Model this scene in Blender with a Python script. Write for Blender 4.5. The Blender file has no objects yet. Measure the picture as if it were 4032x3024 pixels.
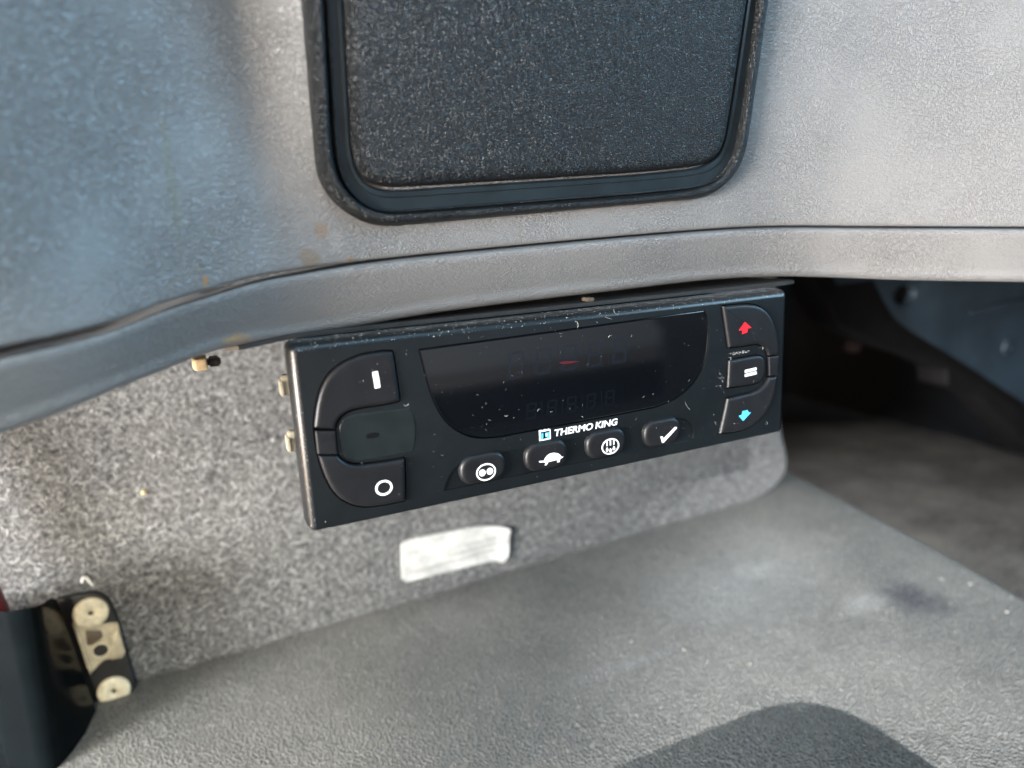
import bpy, bmesh, math, random
from math import sin, cos, pi, radians
from mathutils import Vector, Matrix, noise
R = random.Random(7)
SC = bpy.context.scene
COL = SC.collection

# ------------------------------------------------------------------ camera
cd = bpy.data.cameras.new('camera')
cam = bpy.data.objects.new('camera', cd); COL.objects.link(cam)
SC.camera = cam
Xc = (0.905527, -0.421366, -0.049714); Yc = (0.135991, 0.177247, 0.974726); Zc = (-0.401905, -0.889401, 0.217804)
cam.matrix_world = Matrix(((Xc[0], Yc[0], Zc[0], -0.027370), (Xc[1], Yc[1], Zc[1], -0.203570),
                           (Xc[2], Yc[2], Zc[2], 0.084553), (0, 0, 0, 1)))
cd.sensor_width = 36; cd.lens = 36 * 2850 / 4032
cd.clip_start = 0.005; cd.clip_end = 50
cd.dof.use_dof = True; cd.dof.focus_distance = 0.243; cd.dof.aperture_fstop = 6.9

# ------------------------------------------------------------------ light
w = bpy.data.worlds.new('World'); SC.world = w; w.use_nodes = True
bg = w.node_tree.nodes['Background']; bg.inputs[0].default_value = (0.62, 0.70, 0.80, 1); bg.inputs[1].default_value = 0.10
SC.view_settings.view_transform = 'Standard'; SC.view_settings.look = 'None'
SC.view_settings.exposure = 0.12; SC.view_settings.gamma = 1
SC.cycles.max_bounces = 6; SC.cycles.sample_clamp_indirect = 4

def lamp(name, loc, aim, sx, sy, power, col):
    l = bpy.data.lights.new(name, 'AREA'); l.shape = 'RECTANGLE'; l.size = sx; l.size_y = sy
    l.energy = power; l.color = col
    o = bpy.data.objects.new(name, l); COL.objects.link(o); o.location = loc
    o.rotation_euler = (Vector(aim) - Vector(loc)).to_track_quat('-Z', 'Y').to_euler()
    return o
lamp('open_door_low', (-1.1, -.33, .09), (0, .05, -.05), .5, .3, 66, (.955, .97, 1.0))
lamp('open_door_near', (-.45, -.12, -.02), (-.03, .18, -.09), .3, .25, 8.5, (1.0, .94, .83))
lamp('open_door_front', (-.42, -.40, .18), (-.06, .18, -.12), .3, .25, 1.2, (1.0, .93, .80))
lamp('open_door_high', (-.9, -1.0, .5), (.1, 0, -.05), .8, .8, 2, (1.0, .80, .55))
lamp('sunlit_ground', (-.85, -.06, -.20), (0, .02, .05), .5, .25, 7, (1.0, .58, .28))
lamp('warm_rim_fill', (-.62, -.74, -.03), (-.02, .0, .05), .35, .2, 2.4, (1.0, .60, .30))  # unseen warm lamp added for the lower left rim of the dash
lamp('far_door_sky', (1.3, -.38, .34), (0, 0, .1), .5, .5, 16, (.26, .66, 1.0))
lamp('far_window_sky', (1.05, -.72, .36), (-.05, 0, .1), .6, .5, 13.5, (.48, .74, .97))
lamp('windscreen_sky', (.1, -.9, 1.1), (.1, .1, -.1), .8, .8, 9, (.45, .75, 1.0))
def beam(name, loc, aim, watts, col, cone, blend, size):
    l = bpy.data.lights.new(name, 'SPOT'); l.energy = watts; l.color = col; l.spot_size = radians(cone); l.spot_blend = blend; l.shadow_soft_size = size
    o = bpy.data.objects.new(name, l); COL.objects.link(o); o.location = loc
    o.rotation_euler = (Vector(aim) - Vector(loc)).to_track_quat('-Z', 'Y').to_euler()
beam('sun_through_door', (-.60, -.90, .48), (.245, -.115, -.15), 360, (.98, .97, .97), 21.5, .8, .003)
beam('bracket_fill_beam', (-.22, -.75, .34), (-.075, .19, -.13), 34, (1.0, .92, .76), 17, .8, .02)  # beam added to brighten the rivets and the carpet beside the column

# ------------------------------------------------------------------ materials
def mk(name):
    m = bpy.data.materials.new(name); m.use_nodes = True
    nt = m.node_tree; b = nt.nodes['Principled BSDF']
    return m, nt, b
def N(nt, t, **kw):
    n = nt.nodes.new(t)
    for k, v in kw.items():
        if k.startswith('i_'): n.inputs[k[2:].replace('_', ' ')].default_value = v
        else: setattr(n, k, v)
    return n
def coord(nt): return N(nt, 'ShaderNodeTexCoord').outputs['Object']
def mathn(nt, op, a, b=None, clamp=False):
    n = N(nt, 'ShaderNodeMath', operation=op, use_clamp=clamp)
    for i, v in enumerate((a, b)):
        if v is None: continue
        if isinstance(v, (int, float)): n.inputs[i].default_value = v
        else: nt.links.new(v, n.inputs[i])
    return n.outputs[0]
def noi(nt, co, scale, detail=2, rough=.5, dist=0):
    n = N(nt, 'ShaderNodeTexNoise', i_Scale=scale, i_Detail=detail, i_Roughness=rough, i_Distortion=dist)
    nt.links.new(co, n.inputs['Vector']); return n.outputs['Fac']
def vor(nt, co, scale, feature='DISTANCE_TO_EDGE', rnd=1.0):
    n = N(nt, 'ShaderNodeTexVoronoi', feature=feature, i_Scale=scale, i_Randomness=rnd)
    nt.links.new(co, n.inputs['Vector']); return n.outputs['Distance']
def ramp(nt, fac, stops):
    n = N(nt, 'ShaderNodeValToRGB'); e = n.color_ramp.elements
    while len(e) < len(stops): e.new(0.5)
    for k, (p, c) in enumerate(stops):
        e[k].position = p; e[k].color = (c, c, c, 1) if isinstance(c, (int, float)) else (*c, 1)
    nt.links.new(fac, n.inputs[0]); return n.outputs[0]
def mixc(nt, fac, a, b):
    n = N(nt, 'ShaderNodeMix', data_type='RGBA')
    for s, v in ((0, fac), (6, a), (7, b)):
        if isinstance(v, (int, float)): n.inputs[s].default_value = v
        elif isinstance(v, tuple): n.inputs[s].default_value = (*v, 1)
        else: nt.links.new(v, n.inputs[s])
    return n.outputs[2]
def bump(nt, b, h, strength, dist, prev=None):
    n = N(nt, 'ShaderNodeBump', i_Strength=strength, i_Distance=dist)
    nt.links.new(h, n.inputs['Height'])
    if prev: nt.links.new(prev, n.inputs['Normal'])
    nt.links.new(n.outputs[0], b.inputs['Normal']); return n.outputs[0]
def warp(nt, co, scale, amt):
    n = N(nt, 'ShaderNodeTexNoise', i_Scale=scale, i_Detail=1.0); nt.links.new(co, n.inputs['Vector'])
    s = N(nt, 'ShaderNodeVectorMath', operation='SUBTRACT'); nt.links.new(n.outputs['Color'], s.inputs[0]); s.inputs[1].default_value = (.5, .5, .5)
    k = N(nt, 'ShaderNodeVectorMath', operation='SCALE'); nt.links.new(s.outputs[0], k.inputs[0]); k.inputs['Scale'].default_value = amt
    a = N(nt, 'ShaderNodeVectorMath', operation='ADD'); nt.links.new(co, a.inputs[0]); nt.links.new(k.outputs[0], a.inputs[1])
    return a.outputs[0]
def spot(nt, co, c, r, wob=250, amt=.9, stretch=(1, 1, 1), core=.55):
    """ragged patch mask of radius r (m) round point c"""
    s = N(nt, 'ShaderNodeVectorMath', operation='SUBTRACT'); nt.links.new(co, s.inputs[0]); s.inputs[1].default_value = c
    m = N(nt, 'ShaderNodeVectorMath', operation='MULTIPLY'); nt.links.new(s.outputs[0], m.inputs[0]); m.inputs[1].default_value = stretch
    l = N(nt, 'ShaderNodeVectorMath', operation='LENGTH'); nt.links.new(m.outputs[0], l.inputs[0])
    d = mathn(nt, 'DIVIDE', l.outputs['Value'], r)
    n = mathn(nt, 'MULTIPLY', mathn(nt, 'SUBTRACT', noi(nt, co, wob, 3), .5), amt * 2)
    return ramp(nt, mathn(nt, 'ADD', d, n), [(core, 1.0), (.95, 0.0)])

def plain(name, col, rough=.5, spec=.5, metal=0, coat=0, bscale=0, bstr=0, bdist=.0002, mott=0):
    m, nt, b = mk(name)
    b.inputs['Base Color'].default_value = (*col, 1); b.inputs['Roughness'].default_value = rough
    b.inputs['Specular IOR Level'].default_value = spec; b.inputs['Metallic'].default_value = metal
    b.inputs['Coat Weight'].default_value = coat
    co = coord(nt)
    if mott:
        f = noi(nt, co, mott, 4, .65)
        nt.links.new(mixc(nt, ramp(nt, f, [(.3, 0.0), (.7, 1.0)]), tuple(c * .72 for c in col), tuple(min(1, c * 1.25) for c in col)), b.inputs['Base Color'])
    if bscale: bump(nt, b, noi(nt, co, bscale, 3), bstr, bdist)
    return m

def m_vinyl():
    m, nt, b = mk('dash_vinyl'); co = coord(nt)
    base = mixc(nt, noi(nt, co, 22, 3, .5), (.172, .168, .165), (.198, .194, .190))
    streak = N(nt, 'ShaderNodeMapping'); streak.inputs['Scale'].default_value = (220, 220, 9); nt.links.new(co, streak.inputs[0])
    dirt = ramp(nt, noi(nt, streak.outputs[0], 1.0, 3, .6), [(.60, 0.0), (.78, 1.0)])
    base = mixc(nt, mathn(nt, 'MULTIPLY', dirt, .22), base, (.12, .095, .07))
    for c, r, colr, k, st in STAINS:
        base = mixc(nt, mathn(nt, 'MULTIPLY', spot(nt, co, c, r, 420, .55, st), k), base, colr)
    nt.links.new(base, b.inputs['Base Color'])
    b.inputs['Specular IOR Level'].default_value = .42
    nt.links.new(ramp(nt, noi(nt, co, 60, 3), [(.3, .40), (.7, .46)]), b.inputs['Roughness'])
    mp = N(nt, 'ShaderNodeMapping'); mp.inputs['Rotation'].default_value = (0, radians(32), 0); mp.inputs['Scale'].default_value = (.78, 1.2, 1.4); nt.links.new(co, mp.inputs[0]); gco = mp.outputs[0]
    wv = warp(nt, gco, 520, .0014)
    a = ramp(nt, vor(nt, wv, 620), [(.0, 0.0), (.34, 1.0)])
    wrink = mathn(nt, 'ABSOLUTE', mathn(nt, 'SUBTRACT', noi(nt, gco, 720, 2, .5, 1.2), .5))
    ridge = ramp(nt, wrink, [(.0, 1.0), (.10, 0.0)])
    area = ramp(nt, noi(nt, co, 26, 3), [(.36, .30), (.62, 1.0)])
    h = mathn(nt, 'ADD', mathn(nt, 'MULTIPLY', a, .45), mathn(nt, 'MULTIPLY', ridge, .8))
    h = mathn(nt, 'MULTIPLY', h, area)
    h = mathn(nt, 'ADD', h, mathn(nt, 'MULTIPLY', noi(nt, co, 1900, 2), .12))
    bump(nt, b, h, 1.0, .00027)
    return m
STAINS = [((.0075, .0065, .0775), .0034, (.17, .12, .075), .6, (1, .4, .9)),
          ((.0115, .0060, .0850), .0024, (.20, .13, .075), .55, (1, .4, .7)),
          ((.0155, .0060, .0815), .0030, (.26, .25, .245), .4, (1, .4, .8)),
          ((-.0205, -.0015, .0742), .0016, (.36, .19, .07), .9, (1.5, .4, .7)),
          ((-.0222, -.0015, .0775), .0012, (.30, .20, .06), .7, (1.5, .4, .6)),
          ((-.0185, -.0005, .0845), .0006, (.10, .08, .06), .9, (1, .4, 1)),
          ((.1785, -.004, .1335), .0006, (.10, .05, .03), 1.0, (1, .4, 1)),
          ((-.0250, -.002, .098), .0022, (.17, .165, .12), .6, (1.6, .3, .11)),
          ((-.0135, .0025, .0568), .0030, (.40, .24, .09), .7, (.55, .3, 1.2)),
          ((.019, .006, .0765), .0016, (.2, .12, .06), .6, (1, .4, 1))]

def m_hatch():
    m, nt, b = mk('hatch_grain'); co = coord(nt)
    nt.links.new(mixc(nt, noi(nt, co, 40, 4, .6), (.0045, .005, .0055), (.0095, .0105, .0115)), b.inputs['Base Color'])
    b.inputs['Roughness'].default_value = .36; b.inputs['Specular IOR Level'].default_value = .32
    wv = warp(nt, co, 700, .0009)
    v = ramp(nt, vor(nt, wv, 1600), [(.0, 0.0), (.42, 1.0)])
    h = mathn(nt, 'ADD', v, mathn(nt, 'MULTIPLY', noi(nt, co, 2300, 2), .9))
    bump(nt, b, h, 1.0, .00022)
    return m

def m_carpet():
    m, nt, b = mk('felt_carpet'); co = coord(nt)
    wv = warp(nt, co, 260, .004)
    f1 = noi(nt, wv, 480, 4, .7); f2 = noi(nt, co, 1500, 2, .6); f3 = noi(nt, co, 25, 3)
    f = mathn(nt, 'ADD', mathn(nt, 'MULTIPLY', f1, .72), mathn(nt, 'MULTIPLY', f2, .28))
    c = ramp(nt, f, [(.37, (.018, .018, .018)), (.46, (.064, .064, .064)), (.56, (.145, .145, .144)), (.70, (.33, .33, .328))])
    c = mixc(nt, mathn(nt, 'MULTIPLY', ramp(nt, f3, [(.4, 0.0), (.7, 1.0)]), .18), c, (.14, .135, .125))
    nt.links.new(c, b.inputs['Base Color']); b.inputs['Roughness'].default_value = .95; b.inputs['Specular IOR Level'].default_value = .1
    b.inputs['Sheen Weight'].default_value = .15
    bump(nt, b, f, .8, .0016)
    return m

def m_floor(name, c0, c1, scale=520, bs=.9):
    m, nt, b = mk(name); co = coord(nt)
    wv = warp(nt, co, 240, .0018)
    v = vor(nt, wv, scale)
    cell = ramp(nt, v, [(.0, 0.0), (.20, 1.0)])
    dust = ramp(nt, noi(nt, co, 13, 5, .6), [(.38, 0.0), (.68, 1.0)])
    c = mixc(nt, dust, c0, c1)
    c = mixc(nt, mathn(nt, 'MULTIPLY', mathn(nt, 'SUBTRACT', 1.0, cell), .6), c, tuple(min(1, x * 2.1) for x in c1))
    for p, r, colr, k, st in FLOORSPOTS:
        c = mixc(nt, mathn(nt, 'MULTIPLY', spot(nt, co, p, r, 120, .5, st, .15), k), c, colr)
    nt.links.new(c, b.inputs['Base Color']); b.inputs['Roughness'].default_value = .55
    h = mathn(nt, 'ADD', mathn(nt, 'SUBTRACT', 1.0, cell), mathn(nt, 'MULTIPLY', noi(nt, co, 900, 2), .3))
    p = bump(nt, b, h, bs, .0007)
    bump(nt, b, noi(nt, co, 22, 2), .35, .003, p)
    return m
FLOORSPOTS = [((.352, .062, -.15), .024, (.03, .03, .038), .8, (1, .8, 1)),
              ((.300, .135, -.15), .022, (.36, .37, .365), .35, (.7, 1.5, 1)),
              ((.322, .072, -.15), .018, (.30, .305, .295), .35, (.8, 1.3, 1)),
              ((.268, .125, -.15), .070, (.20, .205, .205), .5, (.9, 1.2, 1)),
              ((.330, .150, -.15), .060, (.21, .21, .20), .5, (1, 1, 1)),
              ((.02, .06, -.15), .10, (.17, .16, .14), .5, (1, .6, 1)),
              ((.16, .09, -.15), .016, (.20, .20, .205), .3, (.3, 2.2, 1))]

VINYL = m_vinyl(); HATCH = m_hatch(); CARPET = m_carpet()
RUBBER = m_floor('rubber_mat', (.060, .061, .058), (.112, .110, .101))
LOWFLOOR = m_floor('dusty_floor', (.022, .020, .019), (.115, .107, .096), 300, .5)
SMOOTH = plain('smooth_black_plastic', (.012, .018, .022), .32, .5, bscale=160, bstr=.06, mott=120)
FACE = plain('faceplate_plastic', (.0038, .0054, .0064), .34, .5, bscale=2600, bstr=.12, bdist=.0001, mott=90)
BUTTON = plain('button_rubber', (.0075, .0075, .0085), .44, .28, bscale=3200, bstr=.16, bdist=.0001, mott=110)
PAD = plain('tinted_pad', (.008, .011, .011), .25, .5, mott=150)
LENS = plain('lens_black', (.003, .003, .003), .2)
SCREEN = plain('display_glass', (.0022, .0030, .0042), .06, .8, bscale=40, bstr=.02)
SEG = plain('segment_grey', (.0055, .0078, .012), .12, .5)
SEGDIM = plain('segment_dim', (.0035, .0048, .007), .12, .5)
REFLRED = plain('painted_red_reflection', (.065, .008, .012), .2, .5)  # colour of a reflection painted onto the display
WHITE = plain('white_print', (.80, .81, .80), .5)
RED = plain('red_print', (.85, .012, .02), .45)
BLUE = plain('blue_print', (.07, .48, .78), .45)
GAP = plain('recess_dark', (.006, .007, .008), .7, .3)
DUST = plain('dust', (.40, .40, .39), .9, .1)
GLOSS = plain('gloss_black', (.005, .0075, .009), .16, .10, bscale=45, bstr=.04, mott=60)
CREAM = plain('cream_rivet', (.70, .62, .44), .40, .5, bscale=500, bstr=.15, mott=260)
TAN = plain('tan_metal', (.52, .45, .31), .38, .5, metal=.3, bscale=260, bstr=.4, bdist=.0006, mott=220)
DARKPL = plain('dark_plastic', (.022, .021, .020), .5, .4, bscale=500, bstr=.2, mott=80)
PAPER = plain('paper', (.46, .455, .435), .55, .4, bscale=120, bstr=.5, bdist=.0012, mott=130)
INK = plain('faded_ink', (.32, .315, .30), .6, .3)
PIPE = plain('dark_red_plastic', (.16, .022, .030), .35, .5, mott=60)
PANEL = plain('blue_grey_plastic', (.038, .058, .078), .42, .5, bscale=300, bstr=.15, mott=30)
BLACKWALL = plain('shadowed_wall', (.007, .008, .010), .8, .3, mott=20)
RUST = plain('rusty_metal', (.50, .38, .22), .5, .4, metal=.2, bscale=700, bstr=.4, mott=500)
BROWN = plain('dull_brown_metal', (.10, .075, .05), .5, .4, mott=300)
CLIPM = plain('clear_clip', (.24, .215, .16), .3, .5, mott=300)
CRUMB = plain('yellow_crumb', (.50, .42, .20), .7)
LINT = plain('white_lint', (.75, .74, .70), .9)

# ------------------------------------------------------------------ mesh helpers
def link(name, bm, mat, parent=None, sharp=38, flat=False):
    bmesh.ops.recalc_face_normals(bm, faces=bm.faces)
    me = bpy.data.meshes.new(name); bm.to_mesh(me); bm.free()
    if mat: me.materials.append(mat)
    if not flat:
        me.shade_smooth()
        if sharp: me.set_sharp_from_angle(angle=radians(sharp))
    o = bpy.data.objects.new(name, me); COL.objects.link(o)
    if parent: o.parent = parent
    return o
def thing(name, label, cat, group=None, loc=(0, 0, 0)):
    o = bpy.data.objects.new(name, None); COL.objects.link(o); o.location = loc
    o.empty_display_size = .01
    o['label'] = label; o['category'] = cat
    if group: o['group'] = group
    return o
def tag(o, label, cat, group=None):
    o['label'] = label; o['category'] = cat
    if group: o['group'] = group
    return o
def struct(o): o['kind'] = 'structure'; return o
def loft(bm, loops, cap0=False, cap1=False, closed=True):
    vs = [[bm.verts.new(p) for p in L] for L in loops]
    n = len(vs[0])
    for a, b in zip(vs, vs[1:]):
        for i in range(n if closed else n - 1):
            j = (i + 1) % n
            bm.faces.new((a[i], a[j], b[j], b[i]))
    if cap0: bm.faces.new(vs[0][::-1])
    if cap1: bm.faces.new(vs[-1])
    return vs
def dense(pts, step):
    out = []
    n = len(pts)
    for i in range(n):
        a = Vector(pts[i]); b = Vector(pts[(i + 1) % n]); k = max(1, int((b - a).length / step + .5))
        for j in range(k): out.append(tuple(a + (b - a) * (j / k)))
    return out
def smooth(pts, step=.6, it=6, corner=38):
    """resample a closed 2D outline and relax it, keeping its real corners"""
    n = len(pts); keep = set()
    P = [Vector(p) for p in pts]; out = []; fix = []
    for i in range(n):
        a, b, c = P[i - 1], P[i], P[(i + 1) % n]
        ang = math.degrees((b - a).angle(c - b, 0))
        k = max(1, int((c - b).length / step + .5))
        for j in range(k):
            out.append(b + (c - b) * (j / k)); fix.append(j == 0 and ang > corner)
    m = len(out)
    for _ in range(it):
        out = [out[i] if fix[i] else (out[i - 1] + out[i] * 2 + out[(i + 1) % m]) / 4 for i in range(m)]
    # take the very tips off the corners
    fin = []
    for i in range(m):
        if fix[i]:
            fin += [out[i] * .6 + out[i - 1] * .4, out[i] * .86 + (out[i - 1] + out[(i + 1) % m]) * .07, out[i] * .6 + out[(i + 1) % m] * .4]
        else: fin.append(out[i])
    return [(p.x, p.y) for p in fin]
def area2(p): return sum(p[i - 1][0] * p[i][1] - p[i][0] * p[i - 1][1] for i in range(len(p))) / 2
def inset(pts, d):
    """move a closed outline inwards by d (outwards when negative); points that would cross are drawn together"""
    s = 1 if area2(pts) > 0 else -1
    n = len(pts); P = [Vector(p) for p in pts]; out = []
    for i in range(n):
        t1 = (P[i] - P[i - 1]).normalized(); t2 = (P[(i + 1) % n] - P[i]).normalized()
        n1 = Vector((-t1.y, t1.x)) * s; n2 = Vector((-t2.y, t2.x)) * s
        v = n1 + n2
        v = v / max(v.length_squared / 2, .45) if v.length > 1e-6 else n1
        out.append(P[i] + v * d)
    if abs(d) < .12: return [(p.x, p.y) for p in out]
    lim = (abs(d) * .93) ** 2; good = []
    for p in out:
        ok = True
        for i in range(n):
            a = P[i - 1]; e = P[i] - a; L = e.length_squared
            t = min(max((p - a).dot(e) / L, 0), 1) if L > 0 else 0
            if (a + e * t - p).length_squared < lim: ok = False; break
        good.append(ok)
    if not any(good): return [(p.x, p.y) for p in out]
    res = list(out)
    for i in range(n):
        if good[i]: continue
        a = 1
        while not good[(i - a) % n]: a += 1
        b = 1
        while not good[(i + b) % n]: b += 1
        res[i] = out[(i - a) % n] + (out[(i + b) % n] - out[(i - a) % n]) * (a / (a + b))
    return [(p.x, p.y) for p in res]
def mm(pts, y): return [(x / 1000, y / 1000, z / 1000) for x, z in pts]
def button(name, pts, mat, parent, base, top, r, slope=0., seg=4):
    """moulded key: outline pts (mm), walls from y=base to y=top (towards the viewer is negative)"""
    bm = bmesh.new(); L = [mm(pts, base), mm(inset(pts, slope * .5), top + r)]
    for k in range(1, seg + 1):
        a = k / seg * pi / 2
        L.append(mm(inset(pts, slope * .5 + r * (1 - cos(a)) * 1.15), top + r - r * sin(a)))
    L.append(mm(inset(pts, slope * .5 + r * 1.15 + .35), top - .03))
    loft(bm, L, cap1=True)
    return flat_front(link(name, bm, mat, parent, 60))
def flat_front(o):
    for p in o.data.polygons:
        if p.normal.y < -.999: p.use_smooth = False
    return o
def decal(name, pts, mat, parent, y, t=.06):
    bm = bmesh.new(); loft(bm, [mm(pts, y), mm(pts, y - t)], cap1=True)
    return link(name, bm, mat, parent, flat=True)
def ring_bm(bm, cx, cz, ax, az, w_, y, t=.06, n=36):
    o = [(cx + ax * cos(2 * pi * k / n), cz + az * sin(2 * pi * k / n)) for k in range(n)]
    i = [(cx + (ax - w_) * cos(2 * pi * k / n), cz + (az - w_) * sin(2 * pi * k / n)) for k in range(n)]
    loft(bm, [mm(o, y), mm(o, y - t), mm(i, y - t), mm(i, y)])
def disc_bm(bm, cx, cz, ax, az, y, t=.06, n=24):
    o = [(cx + ax * cos(2 * pi * k / n), cz + az * sin(2 * pi * k / n)) for k in range(n)]
    loft(bm, [mm(o, y), mm(o, y - t)], cap1=True)
def poly_bm(bm, pts, y, t=.06): loft(bm, [mm(pts, y), mm(pts, y - t)], cap1=True)
def rrect(x0, z0, x1, z1, r, n=5):
    p = []
    for cx, cz, a0 in ((x1 - r, z1 - r, 0), (x0 + r, z1 - r, 90), (x0 + r, z0 + r, 180), (x1 - r, z0 + r, 270)):
        for k in range(n + 1):
            a = radians(a0 + 90 * k / n); p.append((cx + r * cos(a), cz + r * sin(a)))
    return p
def box_bm(bm, lo, hi, bev=0):
    r = bmesh.ops.create_cube(bm, size=1, matrix=Matrix.Translation([(a + b) / 2 for a, b in zip(lo, hi)]) @ Matrix.Diagonal([*(b - a for a, b in zip(lo, hi)), 1]))
    if bev: bmesh.ops.bevel(bm, geom=[e for e in bm.edges if all(v in r['verts'] for v in e.verts)], offset=bev, segments=2, affect='EDGES')
def tube_bm(bm, pts, rad, n=10, cap=True):
    P = [Vector(p) for p in pts]; loops = []
    for i, p in enumerate(P):
        t = (P[min(i + 1, len(P) - 1)] - P[max(i - 1, 0)]).normalized()
        u = t.orthogonal().normalized() if i == 0 else (u - t * u.dot(t)).normalized()
        v = t.cross(u); rr = rad[i] if isinstance(rad, (list, tuple)) else rad
        loops.append([p + (u * cos(2 * pi * k / n) + v * sin(2 * pi * k / n)) * rr for k in range(n)])
    loft(bm, loops, cap, cap)
def spl(xq, xs, ys):
    i = 0
    while i < len(xs) - 2 and xq > xs[i + 1]: i += 1
    d = [(ys[k + 1] - ys[k]) / (xs[k + 1] - xs[k]) for k in range(len(xs) - 1)]
    m = [d[0]] + [(d[k] + d[k - 1]) / 2 for k in range(1, len(d))] + [d[-1]]
    h = xs[i + 1] - xs[i]; t = (xq - xs[i]) / h
    return (2*t**3-3*t**2+1)*ys[i] + (t**3-2*t**2+t)*h*m[i] + (-2*t**3+3*t**2)*ys[i+1] + (t**3-t**2)*h*m[i+1]

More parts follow.
